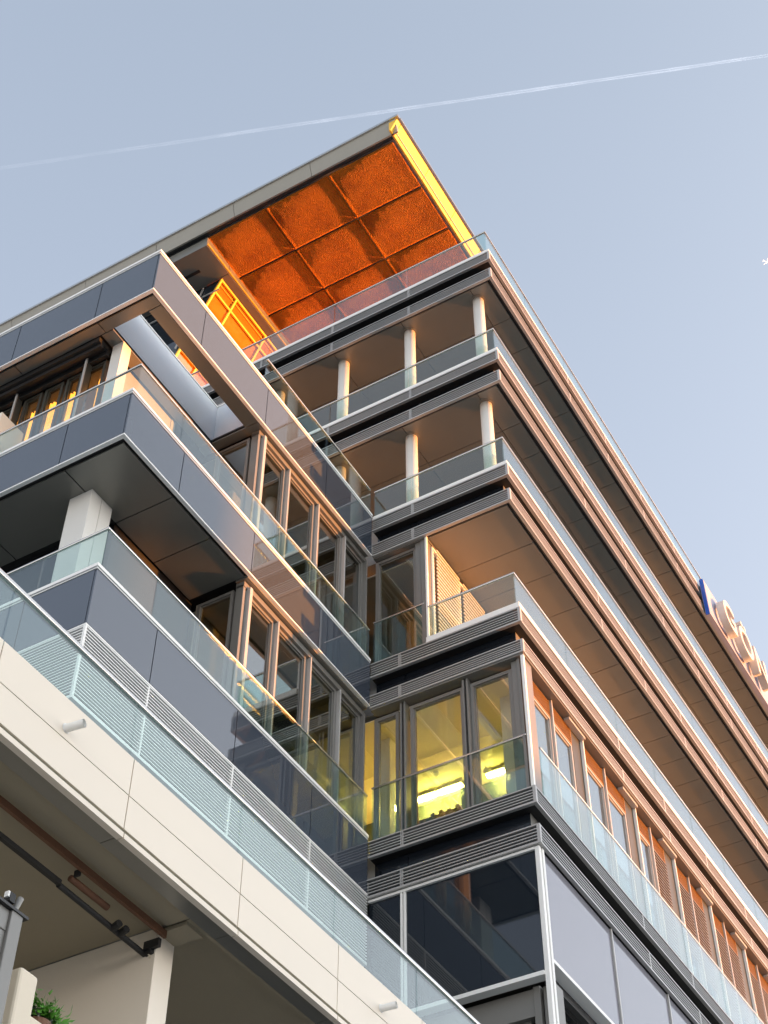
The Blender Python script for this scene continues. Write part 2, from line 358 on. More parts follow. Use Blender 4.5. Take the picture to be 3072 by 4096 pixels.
balustrade(27.8, 28.57, [('y', 16.6, 7.21, 16.4), ('x', 7.21, 16.6, XF)], [[9.16, 11.02, 12.75], GJ[7]])
balustrade(24.28, 24.98, [('y', 16.6, 7.21, 16.4), ('x', 7.21, 16.6, XF)], [[9.16, 11.02], GJ[6]])
balustrade(20.87, 21.58, [('y', 16.6, 7.21, 9.93), ('x', 7.21, 16.6, XF)], [[9.12], GJ[5]])
balustrade(17.33, 18.05, [('y', 16.6, 7.21, 8.84), ('x', 7.21, 16.6, XF)], [[], GJ[4]])
balustrade(17.2, 18.2, [('y', 16.62, 8.94, 9.93)], [[]], rail=.035, drop=0)
balustrade(13.64, 14.64, [('y', 16.62, 7.25, 9.93)], [[9.42]], rail=.042, drop=0)
balustrade(13.64, 14.64, [('x', 7.19, 16.98, XF)], [GJ[3]], rail=.03, drop=0)

# ------------------------------------------------------------------ windows
def window(axis, fx, a, b_, z0, z1, depth=.07, fw_=.07, glassm='wglass', framem='frame', blind=None, parent=B, trans=None, side=1, bmat='blind', lab=None):
    """axis 'y': opening lies in plane x=fx between y=a..b; axis 'x': plane y=fx between x=a..b"""
    def bx(mb, p, q, d0, d1, za, zb):
        if axis == 'y': mb.box(fx+d0, fx+d1, p, q, za, zb)
        else: mb.box(p, q, fx+d0, fx+d1, za, zb)
    mb = MB()
    bx(mb, a, b_, 0, depth, z1-fw_, z1); bx(mb, a, b_, 0, depth, z0, z0+fw_)
    bx(mb, a, a+fw_, 0, depth, z0+fw_, z1-fw_); bx(mb, b_-fw_, b_, 0, depth, z0+fw_, z1-fw_)
    # inner rebate
    e = fw_+.018
    bx(mb, a+fw_, b_-fw_, .03, depth+.01, z1-e, z1-fw_); bx(mb, a+fw_, a+e, .03, depth+.01, z0+fw_, z1-e); bx(mb, b_-e, b_-fw_, .03, depth+.01, z0+fw_, z1-e)
    wd = build('window', mb, framem, parent)
    if lab: wd['label'] = lab
    mb = MB(); bx(mb, a+fw_, b_-fw_, depth*.5, depth*.5+.008, z0+fw_, z1-fw_); build('window_pane', mb, glassm, wd)
    if blind:
        zt, zb, off = blind; mb = MB(); z = zt
        while z > zb:
            t_ = .026 if off < -.05 else .016
            if axis == 'y': mb.hexa([(fx+off, a+fw_, z-.012), (fx+off+.035, a+fw_, z+.006), (fx+off+.035, b_-fw_, z+.006), (fx+off, b_-fw_, z-.012),
                                     (fx+off, a+fw_, z-.010), (fx+off+.035, a+fw_, z+.008), (fx+off+.035, b_-fw_, z+.008), (fx+off, b_-fw_, z-.010)])
            else: mb.hexa([(a+fw_, fx+off, z-t_), (b_-fw_, fx+off, z-t_), (b_-fw_, fx+off+.02, z-t_+.006), (a+fw_, fx+off+.02, z-t_+.006),
                           (a+fw_, fx+off, z+t_-.006), (b_-fw_, fx+off, z+t_-.006), (b_-fw_, fx+off+.02, z+t_), (a+fw_, fx+off+.02, z+t_)])
            z -= (.09 if off < -.05 else .07)
        build('window_blind', mb, bmat, wd)
    return wd
def mullion(x0, x1, y0, y1, z0, z1, mat='frame', name='mullion'):
    mb = MB(); mb.box(x0, x1, y0, y1, z0, z1); return build(name, mb, mat, B, bevel=.006)

# F3 front (lit office)
XW = X0+.13
for a, b_ in ((9.47, 9.93), (8.28, 9.26), (7.42, 8.16)):
    window('y', XW+.02, a, b_, 13.63, 16.10, fw_=.06, glassm='owglass')
for y, wd in ((9.365, .10), (8.22, .11)):
    mullion(XW-.05, XW+.16, y-wd/2, y-.018, 13.63, 16.19); mullion(XW-.05, XW+.16, y+.018, y+wd/2, 13.63, 16.19); mullion(XW, XW+.16, y-.018, y+.018, 13.63, 16.19, 'dark', 'mullion_joint')
mullion(XW-.03, XW+.16, 7.30, 7.40, 13.63, 16.19); mullion(XW-.06, XW+.10, 7.24, 7.29, 13.63, 16.19, 'frame')
mullion(X0+.02, X0+.075, Y0+.02, Y0+.075, 13.64, 16.19, 'alu_white', 'corner_trim'); mullion(X0+.10, X0+.36, Y0+.045, Y0+.10, 13.64, 16.19, 'frame', 'corner_panel')
# F3 side windows, in pairs between pilasters
PX = [(18.57, 18.95), (20.72, 21.1), (22.45, 22.85), (24.25, 24.6), (25.98, 26.35), (27.75, 28.1), (29.5, 29.85), (31.25, 31.6)]
prev = 17.0
for i, (a, b_) in enumerate(PX):
    mid = (prev+a)/2
    for j, (p, q) in enumerate(((prev+.02, mid-.03), (mid+.03, a-.02))):
        down = (i == 2 and j == 1) or i > 2
        window('x', Y0+.16, p, q, 13.63, 15.80, fw_=.032, framem='alu', glassm='rglass', blind=(15.76, 14.35-.22*((i*2+j)%3), -.03) if down else None, bmat='bblind')
        # shutter box of slats over each window
        mb = MB()
        for s_ in range(8): mb.box(p+.02, q-.02, Y0+.16, Y0+.185, 15.84+s_*.042, 15.853+s_*.042)
        mb.box(p, p+.02, Y0+.155, Y0+.2, 15.80, 16.18); mb.box(q-.02, q, Y0+.155, Y0+.2, 15.80, 16.18); mb.box(p+.02, q-.02, Y0+.155, Y0+.2, 15.80, 15.825)
        sb = build('shutter_box', mb, 'orangeslat', B)
        mb = MB(); mb.box(p, q, Y0+.21, Y0+.25, 15.80, 16.19); build('box_back', mb, 'black', sb)
    mullion(mid-.02, mid+.02, Y0+.12, Y0+.24, 13.63, 16.19, 'alu')
    mullion(a, b_, Y0+.16, Y0+.30, 13.63, 16.19, 'dframe', 'pilaster'); mullion(b_-.03, b_, Y0+.10, Y0+.16, 13.63, 16.19, 'alu_white', 'pilaster_edge')
    mb = MB(); mb.box(a-.28, b_-.03, Y0+.05, Y0+.15, 16.14, 16.19); build('rail_bracket', mb, 'alu', B)
    prev = b_
mullion(prev, XF, Y0+.16, Y0+.3, 13.63, 16.19, 'frame', 'wall_panel')
# F4: one front window and the recessed side wall with blinds
window('y', XW+.02, 9.09, 9.93, 17.22, 19.76, fw_=.065, glassm='owglass')
mullion(XW-.03, XW+.14, 8.98, 9.09, 17.22, 19.8); mullion(XW-.05, XW+.2, 8.86, 8.97, 17.22, 19.8, 'frame'); mullion(XW-.075, XW-.03, 8.83, 8.87, 17.2, 19.84, 'alu_white', 'corner_trim')
x = 16.8
for i in range(11):
    window('x', 8.83, x, x+.98, 17.3, 19.74, fw_=.06, framem='alu_white', blind=(19.66, 17.4, -.06) if i < 8 else None, glassm='wglass')
    x += 1.0
mullion(x, XF, 8.83, 8.95, 17.3, 19.8, 'frame', 'wall_panel')
# F2 : glazed storey
for (a, b_) in ((7.24, 9.31), (9.40, 9.93)):
    mb = MB(); mb.box(X0+.06, X0+.09, a, b_, 10.66, 12.56); build('spandrel_panel', mb, 'darkglass', B)
mullion(X0+.03, X0+.1, 9.31, 9.347, 10.62, 12.6, 'alu_white'); mullion(X0+.03, X0+.1, 9.363, 9.40, 10.62, 12.6, 'alu_white')
mb = MB(); mb.box(X0+.02, X0+.12, Y0+.1, YL, 12.56, 12.6); build('head_trim', mb, 'alu_white', B)
mb = MB(); mb.box(X0+.0, X0+.16, Y0+.1, YL, 10.6, 10.66); build('sill', mb, 'alu_white', B)
mullion(X0+.02, X0+.09, Y0+.03, Y0+.10, -ZO, 12.6, 'alu_white', 'corner_trim'); mullion(X0+.11, X0+.17, Y0+.02, Y0+.08, -ZO, 12.6, 'alu_white', 'corner_trim')
SX = [16.74, 19.01, 21.17, 23.1, 24.95, 26.8, 28.65, 30.5, 32.4]
for a, b_ in zip(SX[:-1], SX[1:]):
    mb = MB(); mb.box(a+.024, b_-.024, Y0+.06, Y0+.09, 10.89, 12.59); build('side_panel', mb, 'sidepanel', B)
    mullion(b_-.02, b_+.02, Y0+.03, Y0+.10, 10.86, 12.6, 'alu')
mb = MB(); mb.box(X0+.17, XF, Y0+.02, Y0+.2, 10.83, 10.885); build('sill', mb, 'alu_white', B)
mb = MB(); mb.box(32.44, XF, Y0+.06, Y0+.2, 10.9, 12.59); build('side_panel', mb, 'sidepanel', B)
# below: recessed windows and pier
mb = MB(); mb.box(X0+.25, X0+.4, 7.5, YL, 10.2, 10.59); build('head_panel', mb, 'frame', B)
window('y', X0+.34, 7.62, 8.72, 7.2, 10.2, fw_=.06); window('y', X0+.34, 8.8, 9.9, 7.2, 10.2, fw_=.06)
mullion(X0+.22, X0+.45, 7.40, 7.50, 6, 10.6, 'frame'); mullion(X0+.28, X0+.45, 7.27, 7.38, 6, 10.6, 'frame'); mullion(X0+.24, X0+.50, 7.19, 7.26, 6, 10.6, 'frame')
for i in range(6):
    window('x', Y0+.3, 17.05+i*1.9, 18.85+i*1.9, 7.5, 10.74, fw_=.05, framem='dark', blind=(10.6, 8.0, .09))
mb = MB(); mb.box(17.0, XF, Y0+.2, Y0+.32, 10.70, 10.82); build('head_panel', mb, 'dark', B)
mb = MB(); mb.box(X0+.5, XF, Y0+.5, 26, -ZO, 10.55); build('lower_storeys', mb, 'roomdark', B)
# hidden structure closing the storeys behind the glass
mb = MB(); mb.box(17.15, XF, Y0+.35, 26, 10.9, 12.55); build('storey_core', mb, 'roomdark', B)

# lit office interior of F3
mb = MB(); mb.box(16.75, 19.15, Y0+.32, 11.6, 16.15, 16.17)
for y in (8.09, 8.37, 8.91, 9.28, 9.9, 10.5): mb.box(16.95, 19.1, y-.006, y+.006, 16.138, 16.15)
for x in (18.02,): mb.box(x-.006, x+.006, 7.5, 11.5, 16.139, 16.15)
rc = build('office_ceiling', mb, 'office', B)
mb = MB(); mb.box(17.34, 18.2, 8.36, 8.46, 16.08, 16.15); build('ceiling_duct', mb, 'alu_white', rc)
mb = MB(); mb.tube((18.45, 9.75, 16.10), (18.45, 9.75, 16.15), .05, 16); build('smoke_detector', mb, 'alu_white', rc)
mb = MB(); mb.box(19.15, 19.25, Y0+.32, 11.6, 13.6, 16.2); build('inner_wall', mb, pbr('dark_green_wall', (.05, .07, .045), .5), B)
mb = MB(); mb.box(16.75, 19.15, 11.6, 11.7, 13.6, 16.2); build('inner_wall', mb, 'office', B)
mb = MB(); mb.box(16.8, 19.15, 7.5, 11.6, 13.58, 13.62); build('office_floor', mb, 'office', B)
mb = MB(); mb.box(17.28, 17.5, 7.62, 7.93, 13.62, 16.15); build('column', mb, 'column', B)
mb = MB(); mb.box(17.25, 17.42, 9.97, 10.2, 13.62, 16.15); build('column', mb, 'column', B)
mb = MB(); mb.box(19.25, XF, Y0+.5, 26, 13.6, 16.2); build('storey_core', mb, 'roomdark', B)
lights = [(10.02, 10.44, 'second from the left'), (9.5, 9.96, 'third from left above the dark shelf'), (8.68, 9.01, 'rightmost, beside the office column'), (10.72, 10.95, 'leftmost, in the narrow pane')]
for a, b_, txt in lights:
    L = thing('ceiling_light', (18.92, (a+b_)/2, 16.13), 'bright louvred fluorescent ceiling light, '+txt, 'ceiling light', 'fluorescent lights in the lit office')
    mb = MB(); mb.box(18.84, 19.0, a-.02, b_+.02, 16.10, 16.136); build('housing', mb, 'alu_white', L)
    mb = MB(); mb.box(18.90, 18.94, a, b_, 16.055, 16.098); build('tube', mb, 'tube', L)
    mb = MB(); y = a+.02
    while y < b_: mb.box(18.86, 18.98, y-.003, y+.003, 16.04, 16.054); y += .045
    build('louvre', mb, 'alu_white', L)
cb = thing('office_cabinet', (18.3, 8.95, 13.62), 'tall pale green cabinet standing behind the lit office glass', 'cabinet')
mb = MB(); mb.box(18.1, 18.7, 8.78, 9.12, 13.62, 15.35); build('carcass', mb, pbr('pale_green_laminate', (.32, .42, .34), .5), cb)
mb = MB(); mb.box(18.085, 18.098, 8.80, 8.945, 13.7, 15.3); mb.box(18.085, 18.098, 8.955, 9.10, 13.7, 15.3); build('door', mb, pbr('green_laminate_door', (.26, .36, .29), .45), cb)
sh = thing('office_shelf', (18.8, 9.7, 13.62), 'dark shelf unit below the strip lights in the lit office', 'shelf')
mb = MB(); mb.box(18.78, 19.1, 9.15, 10.5, 13.62, 15.55); build('carcass', mb, 'fascia', sh)
for i in range(6):
    mb = MB(); y = 9.2+i*.16; mb.box(18.8, 18.92, y, y+.07, 15.552, 15.60+random.random()*.07); build('book', mb, 'roomdark', sh)

# interior of F4 window
mb = MB(); mb.box(16.85, 19.8, 8.98, 11.6, 19.64, 19.68); mb.box(17.1, 17.25, 9.15, 9.35, 17.2, 19.64); build('office_ceiling', mb, 'room', B)
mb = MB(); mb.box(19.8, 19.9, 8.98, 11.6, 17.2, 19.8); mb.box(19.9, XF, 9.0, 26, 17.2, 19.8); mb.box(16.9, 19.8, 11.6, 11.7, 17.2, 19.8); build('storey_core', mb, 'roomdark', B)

# ------------------------------------------------------------------ left wing
JX = [11.12, 13.0, 14.93]; JY = [11.08, 12.77, 14.5, 16.2, 18]
YE2 = 20.0
def lpanel(z0, z1, x0=XL, y0=YL):
    """ring of enamelled panels, each its own part, with metal trims above and below"""
    xs = [x0]+JX+[X0-.004]; ys = [y0]+JY+[YE2]
    for a, b_ in zip(xs[:-1], xs[1:]):
        mb = MB(); mb.box(a+.008, b_-.008, y0, y0+.03, z0+.05, z1-.05); build('spandrel_panel', mb, 'spandrel', B)
    for a, b_ in zip(ys[:-1], ys[1:]):
        mb = MB(); mb.box(x0, x0+.03, a+(.034 if a == y0 else .008), b_-.008, z0+.05, z1-.05); build('spandrel_panel', mb, 'spandrel', B)
    mb = MB(); mb.box(x0+.031, X0-.01, y0+.031, y0+.06, z0+.03, z1-.03); mb.box(x0+.031, x0+.06, y0+.06, YE2, z0+.03, z1-.03); build('panel_backing', mb, 'black', B)
    mb = MB()
    mb.box(x0-.012, X0-.02, y0-.012, y0+.05, z0, z0+.026); mb.box(x0-.012, x0+.05, y0+.05, YE2, z0, z0+.026)
    build('lower_trim', mb, 'alu_white', B)
def lcap(z, dbl=True, x0=XL, y0=YL):
    mb = MB()
    mb.box(x0-.02, X0-.02, y0-.02, y0+.10, z-.052, z); mb.box(x0-.02, x0+.10, y0+.10, YE2, z-.052, z)
    mb.box(x0-.01, X0-.02, y0-.01, y0+.012, z-.085, z-.068); mb.box(x0-.01, x0+.012, y0+.012, YE2, z-.085, z-.068)
    build('parapet_cap', mb, 'alu_white', B)
# z levels: cap top / panel bottom
for zt, zb in ((20.9, 19.8), (17.29, 16.26), (13.72, 12.66)):
    lpanel(zb, zt); lcap(zt)
# F6 deck of the left wing with its light well
xo0, xo1, yo0, yo1 = 10.15, 12.86, 10.25, 10.93
mb = MB(); th = .03; z = 19.815
cells = [(9.93, 10.13, 10.0, 11.07), (9.93, 10.13, 11.085, 12.76), (9.93, 10.13, 12.775, 16), (10.145, 12.87, 10.0, 10.24), (12.885, 13.06, 10.0, 11.2), (10.145, 10.62, 10.945, 11.17), (10.635, 12.87, 10.945, 11.17)]
for a, b_, c_, d in cells: mb.box(a, b_, c_, d, z, z+th)
mb.box(13.06, 16.5, 9.99, 10.25, z, z+th)
build('soffit', mb, 'soffit', B)
mb = MB(); mb.box(9.9, 10.14, 9.97, 20, 19.86, 19.9); mb.box(10.14, 16.5, 9.97, 10.245, 19.86, 19.9); mb.box(12.87, 16.5, 10.245, 20, 19.86, 19.9); mb.box(10.14, 12.87, 10.945, 20, 19.86, 19.9)
build('floor_slab', mb, 'black', B)
mb = MB(); mb.box(xo0, 12.94, yo1+.015, yo1+.04, 19.86, 20.83); w1 = build('well_lining', mb, 'lining', B)
mb = MB(); mb.box(12.92, 12.945, 10.02, yo1+.012, 19.86, 20.83); build('well_lining', mb, 'lining', B)
mb = MB(); mb.box(xo0, 12.96, yo1+.005, yo1+.07, 20.832, 20.87); mb.box(12.91, 12.96, 10.02, yo1+.005, 20.832, 20.87); build('well_coping', mb, 'alu_white', B)
# things seen above the well
mb = MB(); mb.box(14.35, 15.9, 11.7, 12.3, 19.9, 22.4); pb = build('rooftop_enclosure', mb, 'cream', B)
mb = MB(); mb.box(14.1, 17, 12.6, 12.7, 19.9, 23.2); build('inner_wall', mb, 'roomdark', B)
balustrade(20.9, 21.57, [('x', 9.96, 12.9, 16.5)], [[14.93]], rail=.04)
# F4 (left): window wall set back behind the balcony
mb = MB(); mb.box(10.14, 10.5, 11.2, 20, 19.70, 19.80); mb.box(10.2, 10.26, 11.2, 20, 19.62, 19.70); mb.box(10.36, 10.42, 11.2, 20, 19.58, 19.70)
build('blind_channel', mb, 'dark', B)
ys = 11.25
for i, (a, b_) in enumerate(((11.26, 11.68), (11.74, 12.06), (12.12, 12.5), (12.56, 12.94), (13.05, 13.5), (13.56, 14.0), (14.1, 14.6), (14.7, 15.3))):
    window('y', 10.45, a, b_, 17.3, 19.6, fw_=.05, glassm='owglass', framem='dframe')
for a in (11.55, 12.98, 14.65):
    mullion(10.33, 10.45, a, a+.03, 17.3, 19.66, 'dframe', 'fin'); mullion(10.30, 10.327, a-.004, a+.034, 17.3, 19.66, 'alu', 'fin_edge')
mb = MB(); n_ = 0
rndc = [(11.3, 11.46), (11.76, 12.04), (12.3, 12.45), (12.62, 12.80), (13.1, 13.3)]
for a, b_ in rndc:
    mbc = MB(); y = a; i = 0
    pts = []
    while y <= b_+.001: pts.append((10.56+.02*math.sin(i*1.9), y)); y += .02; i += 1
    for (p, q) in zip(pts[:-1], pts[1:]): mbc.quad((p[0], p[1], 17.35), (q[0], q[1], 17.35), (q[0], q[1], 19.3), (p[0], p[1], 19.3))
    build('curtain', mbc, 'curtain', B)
mb = MB(); mb.box(12.1, 12.2, 11.2, 20, 17.3, 19.8); mb.box(10.6, 12.2, 11.21, 11.25, 17.3, 19.8); build('inner_wall', mb, 'room', B)
mb = MB(); mb.box(10.55, 12.1, 11.25, 20, 19.62, 19.66); build('office_ceiling', mb, 'room', B)
mb = MB(); mb.box(10.41, 10.61, 10.93, 11.14, 17.3, 19.815); build('column', mb, 'column', B)
mb = MB(); mb.box(9.93, 10.45, 12.74, 12.79, 17.3, 18.62); build('balcony_divider', mb, 'cream', B)
# F4 side windows on plane y=10.1
def left_windows(z0, z1):
    for a, b_ in ((13.2, 13.93), (14.03, 14.86), (14.98, 15.76), (15.86, 16.5)):
        window('x', 10.1, a, b_, z0, z1, fw_=.055)
    for a in (13.98, 14.92, 15.81): mullion(a-.034, a-.006, 10.03, 10.16, z0, z1+.02, 'alu'); mullion(a+.006, a+.034, 10.05, 10.16, z0, z1+.02, 'frame'); mullion(a-.006, a+.006, 10.09, 10.16, z0, z1+.02, 'black', 'mullion_joint')
    mullion(13.02, 13.08, 10.06, 10.2, z0, z1+.04, 'frame'); mullion(13.12, 13.19, 10.0, 10.2, z0, z1+.04, 'alu'); mullion(13.09, 13.11, 10.09, 10.2, z0, z1+.04, 'black', 'mullion_joint')
    mullion(16.5, 16.54, 10.02, 10.2, z0, z1+.04, 'frame')
    mb = MB(); mb.box(13.02, 16.53, 10.05, 10.2, z1, z1+.10); build('head_panel', mb, 'frame', B)
    window('y', 13.02, 10.24, 10.9, z0, z1, fw_=.05)
left_windows(17.28, 19.70); left_windows(13.70, 16.12)
for zb, zt in ((17.28, 19.8), (13.7, 16.22)):
    mb = MB(); mb.box(13.1, 16.6, 10.95, 10.99, zb, zt); mb.box(15.2, 15.3, 10.3, 10.95, zb, zt); mb.box(13.1, 16.6, 12.3, 12.4, zb, zt); build('inner_wall', mb, 'room', B)
    mb = MB(); mb.box(13.1, 16.6, 10.2, 12.3, zt-.14, zt-.12)
    for x in (13.7, 14.5, 15.6): mb.box(x, x+.25, 10.3, 10.9, zt-.155, zt-.14)
    build('office_ceiling', mb, 'room', B)
    mb = MB(); mb.box(13.05, 16.6, 10.22, 12.3, zb-.1, zb); build('office_floor', mb, 'room', B)
# left balcony glass
balustrade(17.29, 17.98, [('y', 9.93, 9.965, YE2), ('x', 9.965, 9.93, 16.53)], [[10.97, 12.7, 14.4, 16], [11.02, 12.9, 14.8]], rail=.038)
balustrade(13.72, 14.46, [('y', 9.93, 9.965, YE2), ('x', 9.965, 9.93, 16.53)], [[11.02, 12.75, 14.4, 16], [11.0, 12.85, 14.75]], rail=.038)
# soffit above the F3 balcony
mb = MB(); panel_grid(mb, [9.95, 11.13, 12.07, 13.0], [10.03, 11.06], 16.275, .02)
panel_grid(mb, [9.95, 11.0], [11.06, 12.8, 14.5, 16.2], 16.275, .02)
build('soffit', mb, 'soffit', B)
mb = MB(); mb.box(9.9, 16.55, 9.97, 20, 16.32, 17.24); build('floor_slab', mb, 'black', B)
mb = MB(); mb.box(13.0, 16.53, 9.98, 10.2, 16.24, 16.3); build('soffit_strip', mb, 'soffit', B)
mb = MB(); mb.box(11.15, 13.1, 11.09, 11.2, 13.7, 16.3); mb.box(11.13, 11.2, 11.2, 20, 13.7, 16.3); build('balcony_wall', mb, 'dark', B)
mb = MB(); mb.box(10.42, 10.645, 10.93, 11.34, 13.7, 16.275); mb.box(10.652, 10.89, 10.93, 11.34, 13.7, 16.275); build('column', mb, 'column', B, bevel=.008)
mb = MB(); mb.box(9.9, 16.55, 9.97, 20, 12.7, 13.68); build('floor_slab', mb, 'concrete', B)
# louvred wall of the left wing below
mb = MB(); nl = 22; z0, z1 = 11.56, 12.655
for i in range(nl):
    z = z0+.05+(z1-z0-.06)*i/(nl-1)
    mb.box(XL-.01, X0-.02, YL-.01, YL+.010, z-.008, z+.008); mb.box(XL-.01, XL+.010, YL+.010, YE2, z-.008, z+.008)
for j in JX: mb.box(j-.014, j+.014, YL-.012, YL+.03, z0, z1)
for j in JY: mb.box(XL-.012, XL+.03, j-.014, j+.014, z0, z1)
mb.box(XL-.014, XL+.02, YL-.014, YL+.02, z0-.02, z1)
mb.box(XL-.012, X0-.02, YL-.012, YL+.05, z0-.05, z0); mb.box(XL-.012, XL+.05, YL+.05, YE2, z0-.05, z0)
lw_ = build('louvre_grille', mb, 'alu_white', B)
mb = MB(); mb.box(XL+.05, X0, YL+.05, 20, 11.5, 12.66); build('grille_backing', mb, pbr('olive_backing', (.022, .021, .015), .7), lw_)
mb = MB(); mb.box(10.6, X0+.3, 10.6, 20, -ZO, 11.5); build('lower_wall', mb, 'darkglass', B)

# ------------------------------------------------------------------ roof
ZR = 32.0
mb = MB(); mb.box(15.16, XF-10, 8.62, 26, ZR+.08, ZR+.45); roof = build('roof', mb, 'alu', B)
mb = MB()
fj = [8.55, 10.9, 13.1, 15.4, 17.6, 20, 26]
for a, b_ in zip(fj[:-1], fj[1:]): mb.hexa([(15.16, a+.006, ZR), (15.2, a+.006, ZR), (15.2, b_-.006, ZR), (15.16, b_-.006, ZR), (15.04, a+.006, ZR+.42), (15.2, a+.006, ZR+.42), (15.2, b_-.006, ZR+.42), (15.04, b_-.006, ZR+.42)])
build('roof_fascia', mb, 'roofgrey', roof)
mb = MB()
xj = [15.04, 15.22, 16.57, 17.9, 19.2, 20.5, 21.8, 24, 28, XF-10]
for a, b_ in zip(xj[:-1], xj[1:]): mb.hexa([(a+.008, 8.68, ZR), (b_-.008, 8.68, ZR), (b_-.008, 8.72, ZR), (a+.008, 8.72, ZR), (a+.008, 8.50, ZR+.36), (b_-.008, 8.50, ZR+.36), (b_-.008, 8.72, ZR+.36), (a+.008, 8.72, ZR+.36)])
build('roof_fascia', mb, 'gold', roof)
mb = MB(); mb.box(15.0, 15.12, 8.46, 26, ZR+.42, ZR+.5); mb.box(15.12, XF-10, 8.44, 8.56, ZR+.40, ZR+.48); build('roof_edge', mb, 'steel', roof)
mb = MB(); mb.box(15.2, 15.3, 8.76, 26, ZR+.02, ZR+.08); build('edge_channel', mb, 'dark', roof)
ZP = 31.6
# sagging mesh panels
import bmesh
def sag_panel(x0, x1, y0, y1, z, seed):
    rnd = random.Random(seed); nx, ny = 30, 60; mb = MB()
    ph = [rnd.uniform(0, 6.28) for _ in range(6)]
    for i in range(nx+1):
        for j in range(ny+1):
            u, v = i/nx, j/ny
            s = math.sin(math.pi*(1-(1-u)**1.9))*math.sin(math.pi*v**2.0)**.8
            zz = z-.024*s-.004*math.sin(9*u+ph[0]+3*v)*s-.0010*math.sin(44*v+ph[1]+3*u)*(1-.8*v)
            # edge laps over its neighbour
            zz -= .02*(v > .97)
            mb.v.append((x0+(x1-x0)*u, y0+(y1-y0)*v, zz))
    for i in range(nx):
        for j in range(ny):
            k = i*(ny+1)+j; mb.f.append((k, k+1, k+ny+2, k+ny+1))
    o = build('soffit_mesh', mb, 'mesh', roof, smooth=True)
    md = o.modifiers.new('t', 'SOLIDIFY'); md.thickness = .006; md.offset = 1
gx = [15.3, 16.68, 18.0, 19.33, 20.65, 21.98]; gy = [8.77, 10.55, 12.32, 14.0]
for i in range(5):
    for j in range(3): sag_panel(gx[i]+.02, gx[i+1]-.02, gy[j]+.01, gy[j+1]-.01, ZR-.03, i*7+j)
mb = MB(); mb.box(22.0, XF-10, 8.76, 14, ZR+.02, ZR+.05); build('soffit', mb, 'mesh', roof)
mb = MB(); mb.box(15.3, 22, 13.93, 13.95, ZP+.02, ZP+.05)
build('soffit_edge', mb, 'gold', roof)
# penthouse: grey soffit, sloping golden glazing, dark front
ZP = 31.6
mb = MB(); mb.box(15.30, 16.24, 13.97, 24, ZP, ZP+.35); mb.box(16.255, XF-10, 13.97, 14.21, ZP, ZP+.35); mb.box(16.255, XF-10, 14.21, 24, ZP+.02, ZP+.35)
pent = build('penthouse', mb, 'soffit', B)
mb = MB(); mb.box(15.78, 15.86, 14.53, 15.1, ZP-.012, ZP-.003); build('ceiling_slot', mb, 'black', pent)
def pl(x, d, off=0): return (x, 14.23+.45*d-off*.91, ZP-d-off*.41)      # point on the sloping glazing, d metres down
mb = MB()
for x in (16.30, 16.96, 18.27, 19.58, 20.9, 22.2): mb.beam(pl(x, 0, .03), pl(x, 4.2, .03), .055, .05, (1, 0, 0))
for d in (.03, .40, 2.2): mb.beam(pl(16.27, d, .035), pl(24, d, .035), .05, .05, (0, 1, .4))
mb.beam(pl(16.27, .14, .02), pl(24, .14, .02), .012, .02, (0, 1, .4))
build('window_frame', mb, 'gold', pent)
xs_ = [16.30, 16.96, 18.27, 19.58, 20.9, 22.2, 24]
for a, b_ in zip(xs_[:-1], xs_[1:]):
    mb = MB(); mb.quad(pl(a, 0), pl(b_, 0), pl(b_, 4.2), pl(a, 4.2)); build('window_pane', mb, 'amber', pent)
mb = MB(); mb.quad(pl(16.3, 0, -.35), pl(24, 0, -.35), pl(24, 4.2, -.35), pl(16.3, 4.2, -.35)); build('roller_blind', mb, pbr('ochre_blind_fabric', (.55, .36, .08), .8, var=.15), pent)
mb = MB(); mb.quad((16.28, 14.25, ZP), (16.28, 16.1, 27.4), (16.28, 24, 27.4), (16.28, 24, ZP)); build('front_glazing', mb, 'darkglass', pent)
mb = MB(); mb.beam((16.24, 14.7, 31.5), (16.24, 15.3, 29.4), .03, .03); mb.beam((16.24, 14.2, 31.1), (16.24, 18, 31.1), .03, .03); build('glazing_bar', mb, 'alu', pent)

# ------------------------------------------------------------------ white terrace deck in front
YD = 7.0
tj = [1.1, 2.78, 4.44, 6.1, 7.8, 9.45, 11.12, 12.78, 14.4, 16.1, 17.8, 19.5]
deck = MB(); deck.box(1.0, 19.6, YD+.05, 9.6, 7.55, 8.06); dk = build('terrace_deck', deck, 'concrete', B)
for a, b_ in zip(tj[:-1], tj[1:]):
    mb = MB(); mb.box(a+.006, b_-.006, YD, YD+.03, 7.705, 8.08); mb.box(a+.006, b_-.006, YD, YD+.03, 7.37, 7.695); build('cladding_panel', mb, 'cream', dk)
mb = MB(); mb.box(1.0, 19.6, YD+.035, YD+.05, 7.3, 8.05); build('panel_backing', mb, 'frame', dk)
mb = MB(); mb.box(1.0, 19.6, YD+.02, YD+.034, 7.327, 7.37); build('shadow_gap', mb, pbr('olive_gap', (.22, .21, .15), .6), dk)
mb = MB()
for a, b_ in zip(tj[:-1], tj[1:]): mb.box(a+.006, b_-.006, YD-.012, YD+.05, 7.275, 7.325)
build('drip_lip', mb, 'cream', dk)
mb = MB()
for a, b_ in zip(tj[:-1], tj[1:]): mb.box(a+.004, b_-.004, YD+.05, YD+.235, 7.31, 7.33)
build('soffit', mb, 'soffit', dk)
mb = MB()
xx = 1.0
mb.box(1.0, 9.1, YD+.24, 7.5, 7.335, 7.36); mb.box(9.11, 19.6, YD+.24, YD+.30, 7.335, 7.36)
build('soffit', mb, 'plaster', dk)
